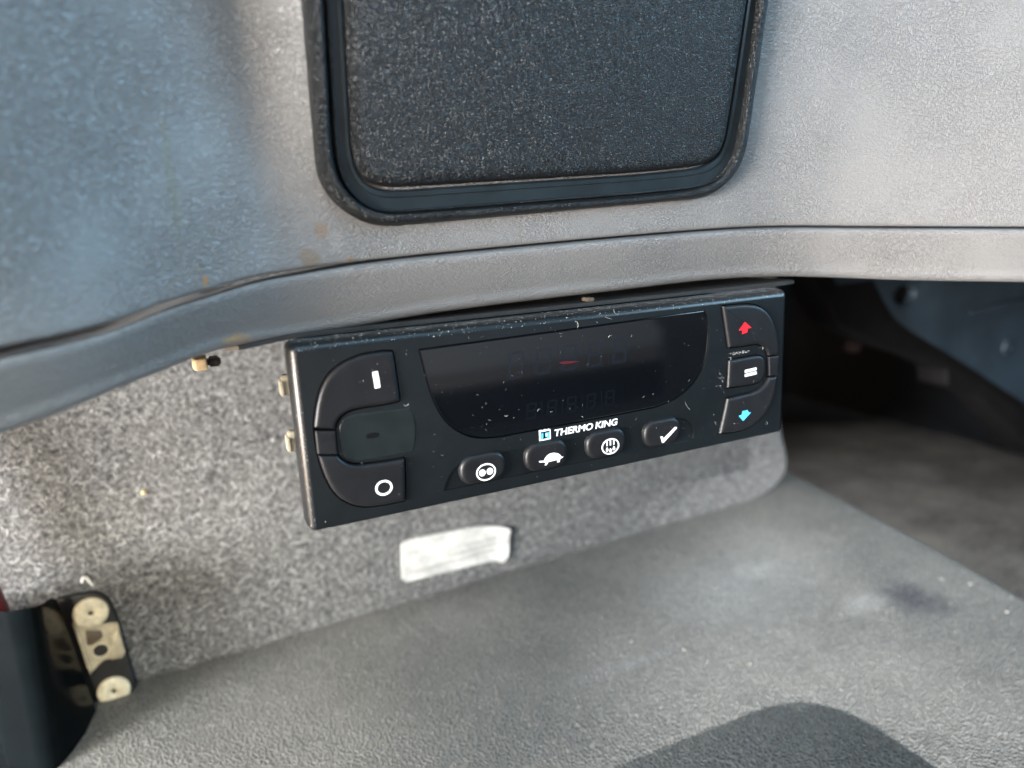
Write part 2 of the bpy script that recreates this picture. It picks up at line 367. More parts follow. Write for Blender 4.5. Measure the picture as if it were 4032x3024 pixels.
# outlines measured on the real thing, in millimetres (x to the right, z up)
T = {
 'on': [(26.49, 50.11), (23.44, 50.24), (17.87, 49.99), (13.21, 48.73), (9.43, 46.71), (6.96, 44.3), (5.06, 40.91), (3.76, 36.97), (2.71, 32.51), (2.43, 30.69), (8.31, 29.24), (8.69, 30.82), (9.49, 31.97), (10.75, 33.18), (12.65, 34.0), (14.98, 34.3), (18.23, 34.37), (23.89, 34.27), (28.02, 34.7), (27.68, 41.95), (27.38, 46.72), (27.08, 49.81)],
 'off': [(2.68, 22.66), (8.12, 21.65), (8.79, 20.57), (10.03, 19.18), (11.78, 18.17), (14.76, 17.55), (23.33, 17.11), (27.89, 17.11), (27.53, 10.01), (27.04, 3.58), (22.12, 3.51), (15.37, 3.97), (11.22, 5.37), (7.76, 8.1), (5.75, 10.98), (4.14, 15.2), (3.21, 19.22)],
 'link': [(2.61, 29.92), (8.28, 29.01), (8.15, 21.94), (2.61, 22.91)],
 'pad': [(9.37, 29.72), (10.89, 32.08), (13.27, 32.89), (20.27, 32.74), (30.86, 32.31), (32.31, 28.88), (32.38, 25.39), (31.82, 20.98), (30.68, 18.17), (17.01, 18.2), (12.78, 18.51), (10.14, 19.98), (9.24, 22.56)],
 'lens': [(16.92, 25.8), (17.55, 26.42), (19.68, 26.45), (20.7, 26.08), (20.93, 25.45), (20.25, 24.79), (18.1, 24.77), (17.08, 25.04)],
 'mark_on': [(20.26, 44.59), (21.91, 44.7), (22.26, 39.85), (20.6, 39.7)],
 'mark_off': [(20.54, 9.36), (23.18, 9.38), (17.93, 9.35), (20.51, 11.72), (20.57, 6.94)],
 'screen': [(35.09, 49.27), (83.63, 49.85), (140.84, 50.66), (142.2, 47.87), (142.8, 41.9), (142.21, 35.47), (140.39, 29.69), (137.41, 25.69), (133.11, 22.45), (127.21, 20.03), (120.13, 18.65), (102.78, 18.41), (59.1, 18.12), (52.97, 18.79), (49.02, 20.1), (45.21, 22.54), (42.02, 25.7), (39.87, 29.35), (38.27, 33.33), (36.83, 39.08), (35.87, 44.67)],
 'logo_text': [(79.31, 14.89), (103.54, 14.7), (78.8, 17.36), (103.39, 17.11)],
 'emblem': [(73.46, 17.96), (77.74, 17.89), (77.58, 14.15), (73.3, 14.46)],
 'btn0': [(44.71, 9.18), (61.09, 9.38), (53.07, 14.58), (52.82, 3.7)],
 'btn1': [(67.15, 9.1), (83.8, 9.95), (75.47, 14.48), (75.46, 3.81)],
 'btn2': [(89.84, 8.86), (107.03, 9.42), (98.21, 14.62), (98.45, 4.04)],
 'btn3': [(112.95, 8.39), (130.76, 10.02), (121.68, 14.86), (121.9, 3.92)],
 'ico0': [(53.39, 7.94), (56.79, 7.87), (50.07, 8.0), (53.57, 10.77), (53.21, 5.1)],
 'ico1': [(72.14, 7.86), (81.32, 7.76), (78.08, 9.89), (74.63, 6.17)],
 'ico2': [(99.67, 8.22), (103.29, 8.25), (96.13, 8.17), (99.73, 11.05), (99.6, 5.29)],
 'ico3': [(120.56, 8.23), (121.52, 5.59), (127.53, 10.32)],
 'turtle': [(72.14, 7.86), (72.48, 8.05), (74.1, 7.88), (74.41, 8.52), (75.24, 9.41), (76.44, 9.93), (77.85, 9.89), (79.48, 9.33), (80.3, 8.61), (80.66, 7.88), (81.38, 8.01), (81.13, 7.71), (80.16, 7.4), (79.74, 6.3), (78.88, 6.37), (79.19, 6.84), (78.68, 7.2), (75.61, 7.07), (75.0, 6.14), (74.26, 6.24), (74.67, 7.03), (73.84, 7.32), (72.59, 7.47)],
 'check': [(120.45, 8.02), (121.21, 8.17), (121.86, 7.21), (126.7, 10.56), (127.58, 10.41), (127.36, 9.84), (121.85, 5.62), (121.2, 5.69)],
 'tray': [(39.45, 3.95), (39.75, 5.22), (40.66, 7.32), (42.16, 9.52), (44.39, 11.37), (46.99, 12.33), (50.01, 12.72), (85.07, 13.02), (126.4, 13.5), (131.41, 12.94), (134.23, 11.3), (135.83, 8.89), (136.54, 5.9), (135.97, 4.32), (134.26, 3.75), (79.92, 4.14)],
 'up': [(148.23, 51.64), (153.45, 51.71), (158.56, 51.51), (162.89, 50.94), (166.43, 49.61), (169.6, 47.44), (172.42, 43.74), (174.42, 39.04), (175.32, 33.7), (175.45, 30.52), (170.3, 30.8), (169.78, 32.61), (168.51, 34.32), (166.46, 35.6), (164.23, 36.03), (158.55, 35.84), (151.33, 36.11)],
 'eq': [(151.55, 31.57), (158.22, 31.76), (164.36, 31.87), (167.04, 31.55), (168.66, 30.13), (169.34, 27.41), (169.1, 23.92), (167.38, 21.32), (164.71, 20.71), (158.5, 20.8), (151.12, 21.08)],
 'link_r': [(170.44, 30.53), (175.45, 30.38), (175.25, 22.81), (171.04, 22.95)],
 'down': [(170.96, 22.68), (174.94, 22.6), (174.74, 19.59), (173.99, 15.02), (172.28, 11.66), (169.64, 8.45), (166.08, 5.76), (161.62, 3.97), (155.85, 3.5), (147.56, 4.2), (149.38, 10.96), (150.98, 17.36), (163.01, 17.98), (166.57, 18.71), (169.22, 20.36), (170.62, 21.94)],
 'arrow_up': [(158.09, 45.03), (161.27, 42.61), (159.58, 42.48), (159.28, 41.03), (157.04, 40.73), (156.87, 42.23), (155.37, 42.12)],
 'arrow_down': [(158.0, 11.47), (160.3, 11.54), (160.91, 10.44), (161.98, 10.38), (158.27, 7.68), (156.05, 10.07), (157.59, 10.08)],
 'bar1': [(158.78, 27.03), (164.37, 27.35), (164.31, 26.31), (158.81, 25.99)],
 'bar2': [(158.82, 25.54), (164.33, 25.85), (164.36, 24.73), (158.85, 24.42)],
 'outer_top': [(-2.54, 55.39), (40.23, 55.8), (180.74, 55.74)],
 'seg_big': [(64.23, 44.39), (70.26, 45.09), (69.29, 36.53), (63.27, 36.38), (73.68, 44.69), (83.42, 44.51), (92.92, 44.15), (103.35, 44.21)],
 'seg_lines': [(71.83, 44.91), (71.71, 34.98), (81.54, 45.61), (81.37, 34.65), (91.14, 45.1), (91.04, 35.11), (101.01, 44.73), (100.91, 35.35)],
 'seg_small': [(70.63, 26.01), (75.04, 27.83), (75.04, 21.81), (82.65, 27.7), (82.52, 21.63), (90.11, 27.62), (90.02, 21.47), (97.75, 27.03), (97.78, 21.3)],
 'red_streak': [(81.01, 39.4), (85.44, 39.58), (91.6, 38.31), (86.5, 37.96)],
 'seam': [(-65.71, 63.93), (-61.71, 64.7), (-52.6, 65.41), (-42.35, 66.77), (-30.91, 69.56), (-17.53, 72.08), (-8.23, 73.66), (2.26, 74.58), (28.09, 75.95), (69.26, 77.2), (117.18, 78.24), (161.4, 78.67), (183.45, 78.22), (212.47, 76.51), (265.31, 73.29), (279.52, 72.41)],
 'dbot': [(-70.31, 43.9), (-66.03, 45.08), (-56.31, 46.79), (-45.41, 49.26), (-33.46, 51.8), (-19.41, 54.38), (-9.83, 54.46), (1.1, 54.21), (45.07, 57.08), (122.35, 58.7), (156.78, 59.2), (190.62, 58.28), (210.48, 56.68), (237.83, 54.08), (274.62, 51.51), (290.97, 50.25)],
 'plan': [(-200.0, -20.0), (-120.0, -36.0), (-85.0, -37.0), (-75.0, -33.5), (-61.0, -26.0), (-45.0, -16.5), (-32.0, -8.8), (-20.0, -2.8), (-10.0, 1.5), (0.0, 5.0), (12.0, 7.2), (30.0, 7.8), (70.0, 8.0), (120.0, 8.0), (155.0, 7.9), (175.0, 6.6), (195.0, 2.0), (215.0, -5.5), (240.0, -17.5), (270.0, -34.0), (290.0, -42.5), (310.0, -44.5), (340.0, -38.0), (420.0, -5.0), (500.0, 20.0), (900.0, 50.0)],
 'hf_outer': [(-59.3, 65.03), (-58.99, 23.31), (-58.41, 18.82), (-54.3, 14.34), (-48.28, 10.05), (-44.16, 8.12), (-40.82, 7.99), (70.32, 12.37), (72.68, 11.65), (80.16, 15.21), (86.24, 20.11), (89.06, 24.76), (89.51, 25.48), (89.12, 75.21)],
 'hf_ridge': [(-55.2, 65.05), (-55.39, 30.75), (-55.21, 23.89), (-53.0, 19.43), (-49.01, 15.4), (-45.46, 12.96), (-41.56, 11.84), (42.78, 14.15), (64.97, 15.43), (74.48, 17.16), (80.64, 20.71), (83.34, 25.55), (84.12, 35.72), (83.72, 74.57)],
 'hf_inner': [(-52.95, 65.4), (-52.72, 30.47), (-52.32, 23.08), (-50.46, 18.53), (-47.21, 14.87), (-43.78, 13.04), (-40.68, 12.81), (44.59, 15.88), (67.06, 16.94), (74.8, 17.99), (80.3, 20.97), (83.44, 25.85), (84.6, 38.48), (83.42, 74.75)],
 'lid': [(-49.59, 65.5), (-49.46, 30.64), (-49.28, 26.08), (-48.19, 22.63), (-45.33, 19.91), (-41.02, 19.07), (42.55, 21.76), (68.33, 23.38), (74.02, 24.35), (77.1, 27.02), (78.27, 30.31), (78.6, 39.99), (79.22, 74.33)],
 'floorline': [(-103.8, 193.2), (-78.0, 193.0), (58.1, 210.2), (214.0, 218.9), (299.1, 230.5), (362.8, 227.4)],
 'matedge': [(464.4, 264.2), (441.6, 148.7), (426.0, 78.8), (414.4, 34.4)],
 'mound': [(115.5, 30.0), (156.8, 30.2), (184.6, 27.8), (208.2, 22.8), (229.1, 8.6), (239.0, -10.8), (239.9, -36.9)],
 'cp_right': [(355.7, 55.9), (357.7, 44.5), (369.4, 22.0), (367.0, 8.8), (356.8, -0.3), (333.2, -6.3), (304.6, -6.1), (250.8, 2.6)],
 'sticker': [(20.1, 42.0), (22.5, 43.5), (38.7, 43.3), (53.4, 42.1), (68.1, 41.5), (78.0, 39.7), (88.1, 37.2), (93.2, 35.2), (96.1, 32.7), (94.7, 28.3), (93.9, 15.9), (91.8, 11.9), (88.9, 10.5), (84.1, 13.8), (62.0, 14.8), (46.5, 15.5), (21.1, 16.1), (18.5, 19.0)],
 'crumb': [(-115.5, 107.3), (-148.0, 65.5)],
 'cp_left': [(-171.5, 144.9), (-183.4, 74.6), (-137.3, -5.2)],
 'flange': [(-103.1, -88.9), (-93.3, -89.3), (-88.3, -89.5), (-83.6, -92.0), (-80.4, -96.9), (-79.2, -106.2), (-76.5, -136.9), (-76.0, -147.3), (-77.3, -153.7), (-81.5, -157.4), (-88.6, -160.0), (-95.2, -159.3), (-101.7, -159.4), (-104.2, -158.5)],
 'rivets': [(-89.7, -99.8), (-82.4, -101.9), (-91.0, -108.3), (-86.1, -146.2), (-78.9, -148.7), (-87.3, -154.2), (-88.4, -121.2), (-84.3, -122.5), (-89.1, -126.3), (-90.5, -99.3), (-86.7, -147.1)],
 'foil': [(-98.3, -102.9), (-95.2, -102.6), (-87.0, -107.1), (-80.7, -108.1), (-78.7, -108.9), (-78.5, -115.3), (-77.8, -125.9), (-79.6, -128.0), (-84.6, -127.6), (-87.9, -127.6), (-91.1, -129.8), (-94.9, -133.3), (-95.9, -127.0), (-96.6, -115.4)],
 'foil_shade': [(-93.6, -108.3), (-86.6, -110.4), (-86.2, -114.2), (-88.4, -116.0), (-91.9, -117.7), (-94.2, -117.0)],
 'foil_strip': [(-98.3, -102.9), (-96.7, -104.1), (-95.3, -115.0), (-93.8, -130.2), (-94.9, -133.3), (-95.9, -127.0), (-96.9, -115.3)],
 'foil_tab': [(-83.6, -114.6), (-79.1, -112.7), (-78.5, -115.7), (-77.7, -125.9), (-79.6, -128.2), (-84.6, -127.7), (-84.9, -124.0)],
 'col158': [(-117.3, -72.2), (-110.6, -73.1), (-104.1, -72.5), (-96.9, -70.3), (-103.5, -88.9), (-105.0, -125.8), (-108.1, -155.8), (-120.9, -150.6), (-122.1, -101.5)],
 'col165': [(-119.1, -75.2), (-112.2, -76.1), (-105.5, -75.5), (-98.2, -73.3), (-105.0, -92.3), (-106.5, -129.8), (-109.7, -160.4), (-122.7, -155.1), (-123.9, -105.1)],
 'col175': [(-121.6, -79.5), (-114.5, -80.5), (-107.7, -79.9), (-100.1, -77.6), (-107.1, -97.1), (-108.6, -135.7), (-111.9, -167.1), (-125.3, -161.7), (-126.6, -110.3)],
 'redpipe': [(-119.0, -44.4), (-120.0, -67.0), (-118.0, -81.8), (-127.9, -79.0)],
 'clip': [(-25.7, 48.7), (-22.3, 49.0), (-22.1, 46.5), (-25.5, 47.1), (-17.8, 49.1), (-18.5, 47.3)],
 'strip': [(-16.8, 53.0), (-13.0, 53.7), (-0.9, 55.5), (-1.2, 52.9), (-8.9, 52.6), (-17.5, 52.2)],
 'tabs': [(-4.4, 45.0), (-2.4, 44.9), (-2.4, 38.8), (-4.1, 39.0), (-4.1, 28.1), (-2.2, 28.0), (-2.0, 22.2), (-3.7, 22.2)],
 'rtab': [(177.0, 58.8), (195.0, 57.9), (194.8, 55.4), (188.8, 55.2)],
 'sp_panel': [(521.3, 19.5), (542.2, -3.6), (564.3, -32.9), (595.2, -47.0), (633.8, -62.5), (684.5, -77.7), (731.9, -97.9), (736.2, -117.8), (790.0, -134.2), (866.8, -169.0), (840.3, -10.9)],
 'sp_rim_in': [(596.4, 11.6), (613.5, -11.0), (627.4, -27.5), (656.3, -46.0), (700.4, -68.0), (756.8, -96.3), (818.1, -129.4), (864.3, -154.2)],
 'sp_hole': [(646.0, -7.4), (631.6, -6.2), (662.2, -8.8), (644.9, 3.6), (646.0, -16.2), (645.7, -20.5)],
 'sp_ridge': [(750.7, -37.3), (784.8, -34.7), (844.0, -33.0), (748.2, -45.3), (845.9, -44.2)],
 'sp_mark': [(822.4, -82.3), (847.6, -80.3)],
 'sp_bolt': [(627.3, -64.3), (604.6, -37.0), (573.2, -51.7), (588.2, -70.6)],
}


# ------------------------------------------------------------------ setting
def sheet(name, x0, x1, y0, y1, z, mat, n=2):
    bm = bmesh.new(); bmesh.ops.create_grid(bm, x_segments=n, y_segments=n, size=.5, matrix=Matrix.Translation(((x0 + x1) / 2, (y0 + y1) / 2, z)) @ Matrix.Diagonal((x1 - x0, y1 - y0, 1, 1)))
    return struct(link(name, bm, mat))
sheet('floor', -.4, 1.5, -.26, 1.0, -.262, LOWFLOOR)
bm = bmesh.new()      # rubber mat on the raised platform, its right edge rolled over
ed = [(T['matedge'][3][0] - 65, -280), (T['matedge'][3][0] - 28, -120)] + [T['matedge'][k] for k in (3, 2, 1, 0)] + [(470, 330), (474, 420)]
rows = []
def edge_x(y):
    for (xa, ya), (xb, yb) in zip(ed, ed[1:]):
        if ya <= y <= yb: return xa + (xb - xa) * (y - ya) / (yb - ya)
    return ed[-1][0]
ys_ = [-260 + 680 * k / 60 for k in range(61)]
cols = 40
for y in ys_:
    xe = edge_x(y) - 12; row = []
    for k in range(cols + 1):
        x = -380 + (xe + 380) * k / cols
        z = -150 + 1.2 * noise.noise(Vector((x / 90, y / 90, 0)))
        row.append((x / 1000, y / 1000, z / 1000))
    for k in range(1, 7):
        a = k / 6 * pi / 2 * .96
        row.append(((xe + 12 * sin(a)) / 1000, y / 1000, (-150 - 12 * (1 - cos(a))) / 1000))
    row.append(((xe + 16) / 1000, y / 1000, -.262)); rows.append(row)
loft(bm, rows, closed=False)
struct(link('rubber_floor', bm, RUBBER, None, 0))
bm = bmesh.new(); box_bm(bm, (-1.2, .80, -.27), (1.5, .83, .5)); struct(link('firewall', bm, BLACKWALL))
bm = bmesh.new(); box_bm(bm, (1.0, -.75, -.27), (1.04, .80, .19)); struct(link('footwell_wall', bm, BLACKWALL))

# ------------------------------------------------------------------ dashboard
dash = thing('dashboard', 'grey grained vinyl dashboard curving along above the black control unit', 'dashboard')
PX = [p[0] for p in T['plan']]; PY = [p[1] for p in T['plan']]
SX = [p[0] for p in T['seam']]; SZ = [p[1] for p in T['seam']]
BX = [p[0] for p in T['dbot']]; BZ = [p[1] for p in T['dbot']]
def clampx(x, xs): return min(max(x, xs[0] - 15), xs[-1] + 40)
def plan(x): return spl(x, PX, PY)
def seamz(x): return spl(clampx(x, SX), SX, SZ)
def botz(x): return spl(clampx(x, BX), BX, BZ)
def lean(x):
    t = min(max((x + 6) / 24, 0), 1); t = t * t * (3 - 2 * t)
    return -.03 + .23 * t - .12 * min(max((x - 190) / 90, 0), 1)
xs_ = [-120 + 430 * k / 290 for k in range(291)] + [310 + 590 * (k / 30) for k in range(1, 31)]
bm = bmesh.new(); rows = []
GAPW = lambda x: 1.3 + 1.2 * min(max((20 - x) / 70, 0), 1)
upper = []
for x in xs_:
    y, z, ln = plan(x), seamz(x), lean(x); c = []
    c.append((x, y + 14, z + 1.2)); c.append((x, y + 2.2, z + .2)); c.append((x, y + .9, z + .05)); c.append((x, y + .25, z + .45)); c.append((x, y - ln * .9, z + 1.1))
    for k in range(1, 41):
        t = 1.1 + 210 * (k / 40) ** 1.3
        c.append((x, y - ln * t, z + t))
    c.append((x, y + 120, z + 240))
    rows.append([(a / 1000, b / 1000, d / 1000) for a, b, d in c])
loft(bm, rows, closed=False); link('upper_panel', bm, VINYL, dash, 50)
bm = bmesh.new(); rows = []
for x in xs_:
    y, z, zb, g = plan(x), seamz(x), botz(x), GAPW(x); c = []
    kk = min(max((x - 2) / 34, 0), 1); zi = z - .5 - (g - .45) * (1 - kk)
    c.append((x, y + 16, zi)); c.append((x, y + 3.0, zi)); c.append((x, y + 1.0, zi + (z - g * .62 - zi) * .8 * kk)); c.append((x, y - .15, z - g * .9)); c.append((x, y - .62, z - g - .25)); c.append((x, y - .8, z - g - 1.0))
    r = min(4.0, (z - g - zb) * .24); H = z - g - 1.0 - (zb + r)
    for k in range(1, 9):
        t = k / 8; c.append((x, y - .8 + 8.2 * t - .25 * sin(pi * t), z - g - 1.0 - H * t))
    yb = c[-1][1]
    for k in range(1, 9):
        a = k / 8 * pi / 2; c.append((x, yb + r * 1.1 * (1 - cos(a)), zb + r - r * sin(a)))
    c.append((x, yb + 22, zb + 1)); c.append((x, yb + 60, zb + 4)); c.append((x, 860, zb + 10))
    rows.append([(a / 1000, b / 1000, d / 1000) for a, b, d in c])
loft(bm, rows, closed=False); link('lower_trim', bm, VINYL, dash, 50)

# hatch set into the dashboard: local axes u (along), v (up the leaning face), n (towards viewer)
HO = Vector((.07, .008, .0772)); HU = Vector((1, 0, 0)); HV = Vector((0, -.2, 1)).normalized(); HN = Vector((0, -1, -.2)).normalized()
def hp(pts, h): return [tuple(HO + HU * (u / 1000) + HV * (v / 1000) + HN * (h / 1000)) for u, v in pts]
def utop(pts, top=190):
    """extend the two open upper ends of a U-shaped outline along their own direction to height top"""
    a, b = Vector(pts[0]), Vector(pts[1]); c, d = Vector(pts[-1]), Vector(pts[-2])
    k0 = (top - a.y) / max(a.y - b.y, 1); k1 = (top - c.y) / max(c.y - d.y, 1)
    return [(a.x + (a.x - b.x) * k0 * .35, top)] + list(pts) + [(c.x + (c.x - d.x) * k1 * .35, top)]
def resample(pts, n, it=3):
    P = [Vector(p) for p in pts]; L = [0]
    for a, b in zip(P, P[1:]): L.append(L[-1] + (b - a).length)
    # denser round the lower corners: even in arc length is enough
    out = []; j = 0
    for k in range(n):
        s = L[-1] * k / (n - 1)
        while j < len(P) - 2 and s > L[j + 1]: j += 1
        out.append(P[j] + (P[j + 1] - P[j]) * ((s - L[j]) / (L[j + 1] - L[j])))
    for _ in range(it): out = [out[0]] + [(out[i - 1] + out[i] * 2 + out[i + 1]) / 4 for i in range(1, n - 1)] + [out[-1]]
    return [(p.x, p.y) for p in out]
NH = 260
rsm = lambda k: resample(utop(T[k]), NH, 10)
ho, hr, hi, hl = rsm('hf_outer'), rsm('hf_ridge'), rsm('hf_inner'), rsm('lid')
mixp = lambda a, b, t: [(p[0] + (q[0] - p[0]) * t, p[1] + (q[1] - p[1]) * t) for p, q in zip(a, b)]
bm = bmesh.new()
loft(bm, [hp(ho, -4), hp(ho, .2), hp(mixp(ho, hr, .12), 1.9), hp(mixp(ho, hr, .40), 3.5), hp(mixp(ho, hr, .72), 4.2), hp(mixp(ho, hr, .92), 4.15), hp(hr, 3.8), hp(mixp(hr, hi, .12), 3.2), hp(mixp(hr, hi, .20), 1.2), hp(mixp(hr, hi, .50), .9), hp(mixp(hr, hi, .58), 2.4), hp(mixp(hr, hi, .72), 2.8), hp(mixp(hr, hi, .9), 2.7), hp(hi, 1.6)], closed=False)
hatch = link('hatch_frame', bm, HATCH, dash, 70); hatch['label'] = 'raised black grained frame round the hatch'
bm = bmesh.new()
loft(bm, [hp(mixp(hr, hi, .96), 1.4), hp(hi, 1.5), hp(mixp(hi, hl, .55), 1.5), hp(mixp(hi, hl, .60), 2.1), hp(mixp(hi, hl, .80), 2.1), hp(mixp(hi, hl, .86), 1.6), hp(mixp(hi, hl, .90), -2.5), hp(mixp(hi, hl, 1.1), -3.5)], closed=False)
link('hatch_channel', bm, SMOOTH, hatch, 40)
bm = bmesh.new()
hin = lambda d: [(q[0] + dx, q[1] + dz) for q, (dx, dz) in zip(hl, [((p2[0] - p1[0]), (p2[1] - p1[1])) for p1, p2 in zip(hl, inset(hl + [(80, 400), (-60, 400)], d)[:NH])])]
loft(bm, [hp(hl, -3), hp(hl, 1.2), hp(hin(.2), 2.0), hp(hin(.7), 2.9), hp(hin(1.5), 3.6), hp(hin(2.7), 4.15), hp(hin(4.2), 4.4), hp(hin(6), 4.45)], closed=False)
bm.verts.ensure_lookup_table()
last = list(bm.verts)[-NH:]
for k in range(NH // 2 - 1):
    bm.faces.new((last[k], last[k + 1], last[NH - 2 - k], last[NH - 1 - k]))
lid = link('hatch_lid', bm, HATCH, hatch, 50); lid['label'] = 'flat black grained hatch lid'

# ------------------------------------------------------------------ control unit
unit = thing('temperature_controller', 'black truck refrigeration control unit with dark display and white button symbols, hung under the dashboard', 'control unit')
OUT = (-2.1, -.7, 179.9, 55.1)
FR = (.1, .3, 177.7, 52.5)
def rect_mix(t, r): return rrect(*[a + (b - a) * t for a, b in zip(OUT, FR)], r)
outl = {k: smooth(T[k]) for k in ('on', 'off', 'link', 'pad', 'screen', 'tray', 'up', 'eq', 'link_r', 'down')}
# C-shaped pockets that hold the rocker keys
cl = [p for p in T['on'][:10]] + [p for p in T['off'][0:1]] + [p for p in T['off'][:0:-1]]
on, off, up, dn = T['on'], T['off'], T['up'], T['down']
pocket_l = on[0:10] + [(2.45, 22.7)] + off[16:7:-1] + off[7:0:-1] + on[10:22]
pocket_l = [on[21], on[0]] + on[1:10] + [(2.5, 27), off[0]] + [off[k] for k in range(16, 6, -1)] + [off[k] for k in range(6, 0, -1)] + [on[k] for k in range(10, 21)]
pocket_r = up[0:10] + [(175.3, 26.6)] + dn[1:11] + dn[11:16] + [up[k] for k in range(10, 17)]
pl_ = smooth(inset(smooth(pocket_l), -.35), .6, 2); pr_ = smooth(inset(smooth(pocket_r), -.35), .6, 2)
holes = {'l': pl_, 'r': pr_, 's': inset(outl['screen'], -.25), 't': outl['tray'], 'e': inset(outl['eq'], -.3)}
bm = bmesh.new()
prof = [(11, 0, 2.2, 1.2), (9.5, 0, 2.2, .3), (8.2, 0, 2.2, 0), (8.0, 0, 2.0, .45), (7.2, 0, 2.0, .45), (7.0, 0, 2.2, 0), (3.6, 0, 2.2, 0)]
loops = []
for y, t, r, ins in prof: loops.append(mm(rrect(OUT[0] + ins, OUT[1] + ins, OUT[2] - ins, OUT[3] - ins, r), y))
for k in range(1, 7):
    a = k / 6 * pi / 2
    loops.append(mm(rect_mix(1 - cos(a), 2.2 - 1.3 * k / 6), 3.6 - 3.6 * sin(a)))
vs = loft(bm, loops)
front = vs[-1]; edges = [bm.edges.get((front[i], front[(i + 1) % len(front)])) for i in range(len(front))]
hl_ = []
for k, pts in holes.items():
    hv = [bm.verts.new(p) for p in mm(pts, 0)]
    he = [bm.edges.new((hv[i], hv[(i + 1) % len(hv)])) for i in range(len(hv))]
    edges += he; hl_.append((k, hv, pts))
bmesh.ops.triangle_fill(bm, use_beauty=True, use_dissolve=False, edges=edges, normal=(0, -1, 0))
for k, hv, pts in hl_:
    d = {'s': .9, 't': .55}.get(k, 1.6)
    hb = [bm.verts.new(p) for p in mm(pts, d)]
    for i in range(len(hv)): bm.faces.new((hv[i], hv[(i + 1) % len(hv)], hb[(i + 1) % len(hv)], hb[i]))
face = link('faceplate', bm, FACE, unit, 30); flat_front(face)
bm = bmesh.new(); loft(bm, [mm(rrect(5, 3, 172, 52.4, 1.5), 9), mm(rrect(5, 3, 172, 52.4, 1.5), 52)], cap1=True); link('casing', bm, DARKPL, unit, 40)
for k in 'lre':
    bm = bmesh.new(); poly_bm(bm, inset(holes[k], -.2), 1.65, .05); link('key_pocket', bm, GAP, unit, flat=True)
bm = bmesh.new(); poly_bm(bm, inset(holes['t'], -.2), .6, .05); link('key_tray', bm, FACE, unit, flat=True)
scr = button('display', outl['screen'], SCREEN, unit, 2, .45, .15, seg=2)
PADo = button('indicator_pad', inset(outl['pad'], .2), PAD, unit, .2, -.10, .1, seg=2)
decal('indicator_lens', smooth(T['lens'], .3), LENS, PADo, -.13, .05)

def digit(x, z, w_, h, t, name, mat, slant=.10, segs='abcdefg', g=.18):
    bm = bmesh.new(); m_ = z + h / 2
    def q(x0, z0, x1, z1): poly_bm(bm, [(a + (b - z) * slant, b) for a, b in ((x0, z0), (x1, z0), (x1, z1), (x0, z1))], .415, .012)
    if 'a' in segs: q(x + t + g, z + h - t, x + w_ - t - g, z + h)
    if 'g' in segs: q(x + t + g, m_ - t / 2, x + w_ - t - g, m_ + t / 2)
    if 'd' in segs: q(x + t + g, z, x + w_ - t - g, z + t)
    if 'f' in segs: q(x, m_ + g, x + t, z + h - g)
    if 'b' in segs: q(x + w_ - t, m_ + g, x + w_, z + h - g)
    if 'e' in segs: q(x, z + g, x + t, m_ - g)
    if 'c' in segs: q(x + w_ - t, z + g, x + w_, m_ - g)
    return link(name, bm, mat, scr, flat=True)
for k in range(5): digit(63.3 + 9.7 * k, 36.2, 5.6, 8.6, .95, 'digit', SEG)
for k in range(5): digit(69.2 + 7.45 * k, 22.0, 3.6, 5.4, .6, 'digit', SEGDIM)
for k in range(4):
    x = 71.6 + 9.75 * k; bm = bmesh.new(); poly_bm(bm, [(x, 35.2), (x + .16, 35.2), (x + .26, 45.2), (x + .10, 45.2)], .41, .012); link('divider', bm, SEG, scr, flat=True)
    x = 75.0 + 7.55 * k; bm = bmesh.new(); poly_bm(bm, [(x, 21.5), (x + .14, 21.5), (x + .2, 27.6), (x + .06, 27.6)], .41, .012); link('divider', bm, SEG, scr, flat=True)
decal('red_reflection', smooth([(81.8, 39.3), (84, 39.6), (86, 39.4), (89.6, 38.8), (86, 38.5), (83, 38.7)], .4, 4), REFLRED, scr, .405, .012)  # red reflection on the glass, painted as a flat mark

TOP = -1.15
o = button('power_on_key', outl['on'], BUTTON, unit, 1.5, TOP, .9, .3)
decal('mark', smooth(T['mark_on'], .3, 2), WHITE, o, TOP - .04)
o = button('power_off_key', outl['off'], BUTTON, unit, 1.5, TOP, .9, .3)
bm = bmesh.new(); ring_bm(bm, 20.54, 9.35, 2.63, 2.4, .62, TOP - .04); link('mark', bm, WHITE, o, flat=True)
o = button('key_link', outl['link'], BUTTON, unit, 1.5, TOP + .15, .35, .1)
bm = bmesh.new()
for a, b in (((4.2, 27.6), (6.9, 27.5)), ((4.2, 27.6), (4.2, 25.9)), ((5.5, 27.5), (5.5, 26.3)), ((6.9, 27.5), (6.9, 26.2)), ((4.4, 23.2), (5.8, 24.8)), ((5.8, 24.8), (7.0, 23.4))):
    d = Vector((b[0] - a[0], b[1] - a[1])).normalized() * .12
    poly_bm(bm, [(a[0] - d.y, a[1] + d.x), (b[0] - d.y, b[1] + d.x), (b[0] + d.y, b[1] - d.x), (a[0] + d.y, a[1] - d.x)], TOP + .13, .08)
link('embossing', bm, BUTTON, o, flat=True)
o = button('up_key', outl['up'], BUTTON, unit, 1.5, TOP, .9, .3); decal('arrow_mark', T['arrow_up'], RED, o, TOP - .04)
o = button('down_key', outl['down'], BUTTON, unit, 1.5, TOP, .9, .3); decal('arrow_mark', T['arrow_down'], BLUE, o, TOP - .04)
o = button('equals_key', outl['eq'], BUTTON, unit, 1.5, TOP + .2, .8, .3)
for k in ('bar1', 'bar2'): decal('equals_bar', smooth(T[k], .3, 1), WHITE, o, TOP + .16)
button('key_link', outl['link_r'], BUTTON, unit, 1.5, TOP + .15, .35, .1)

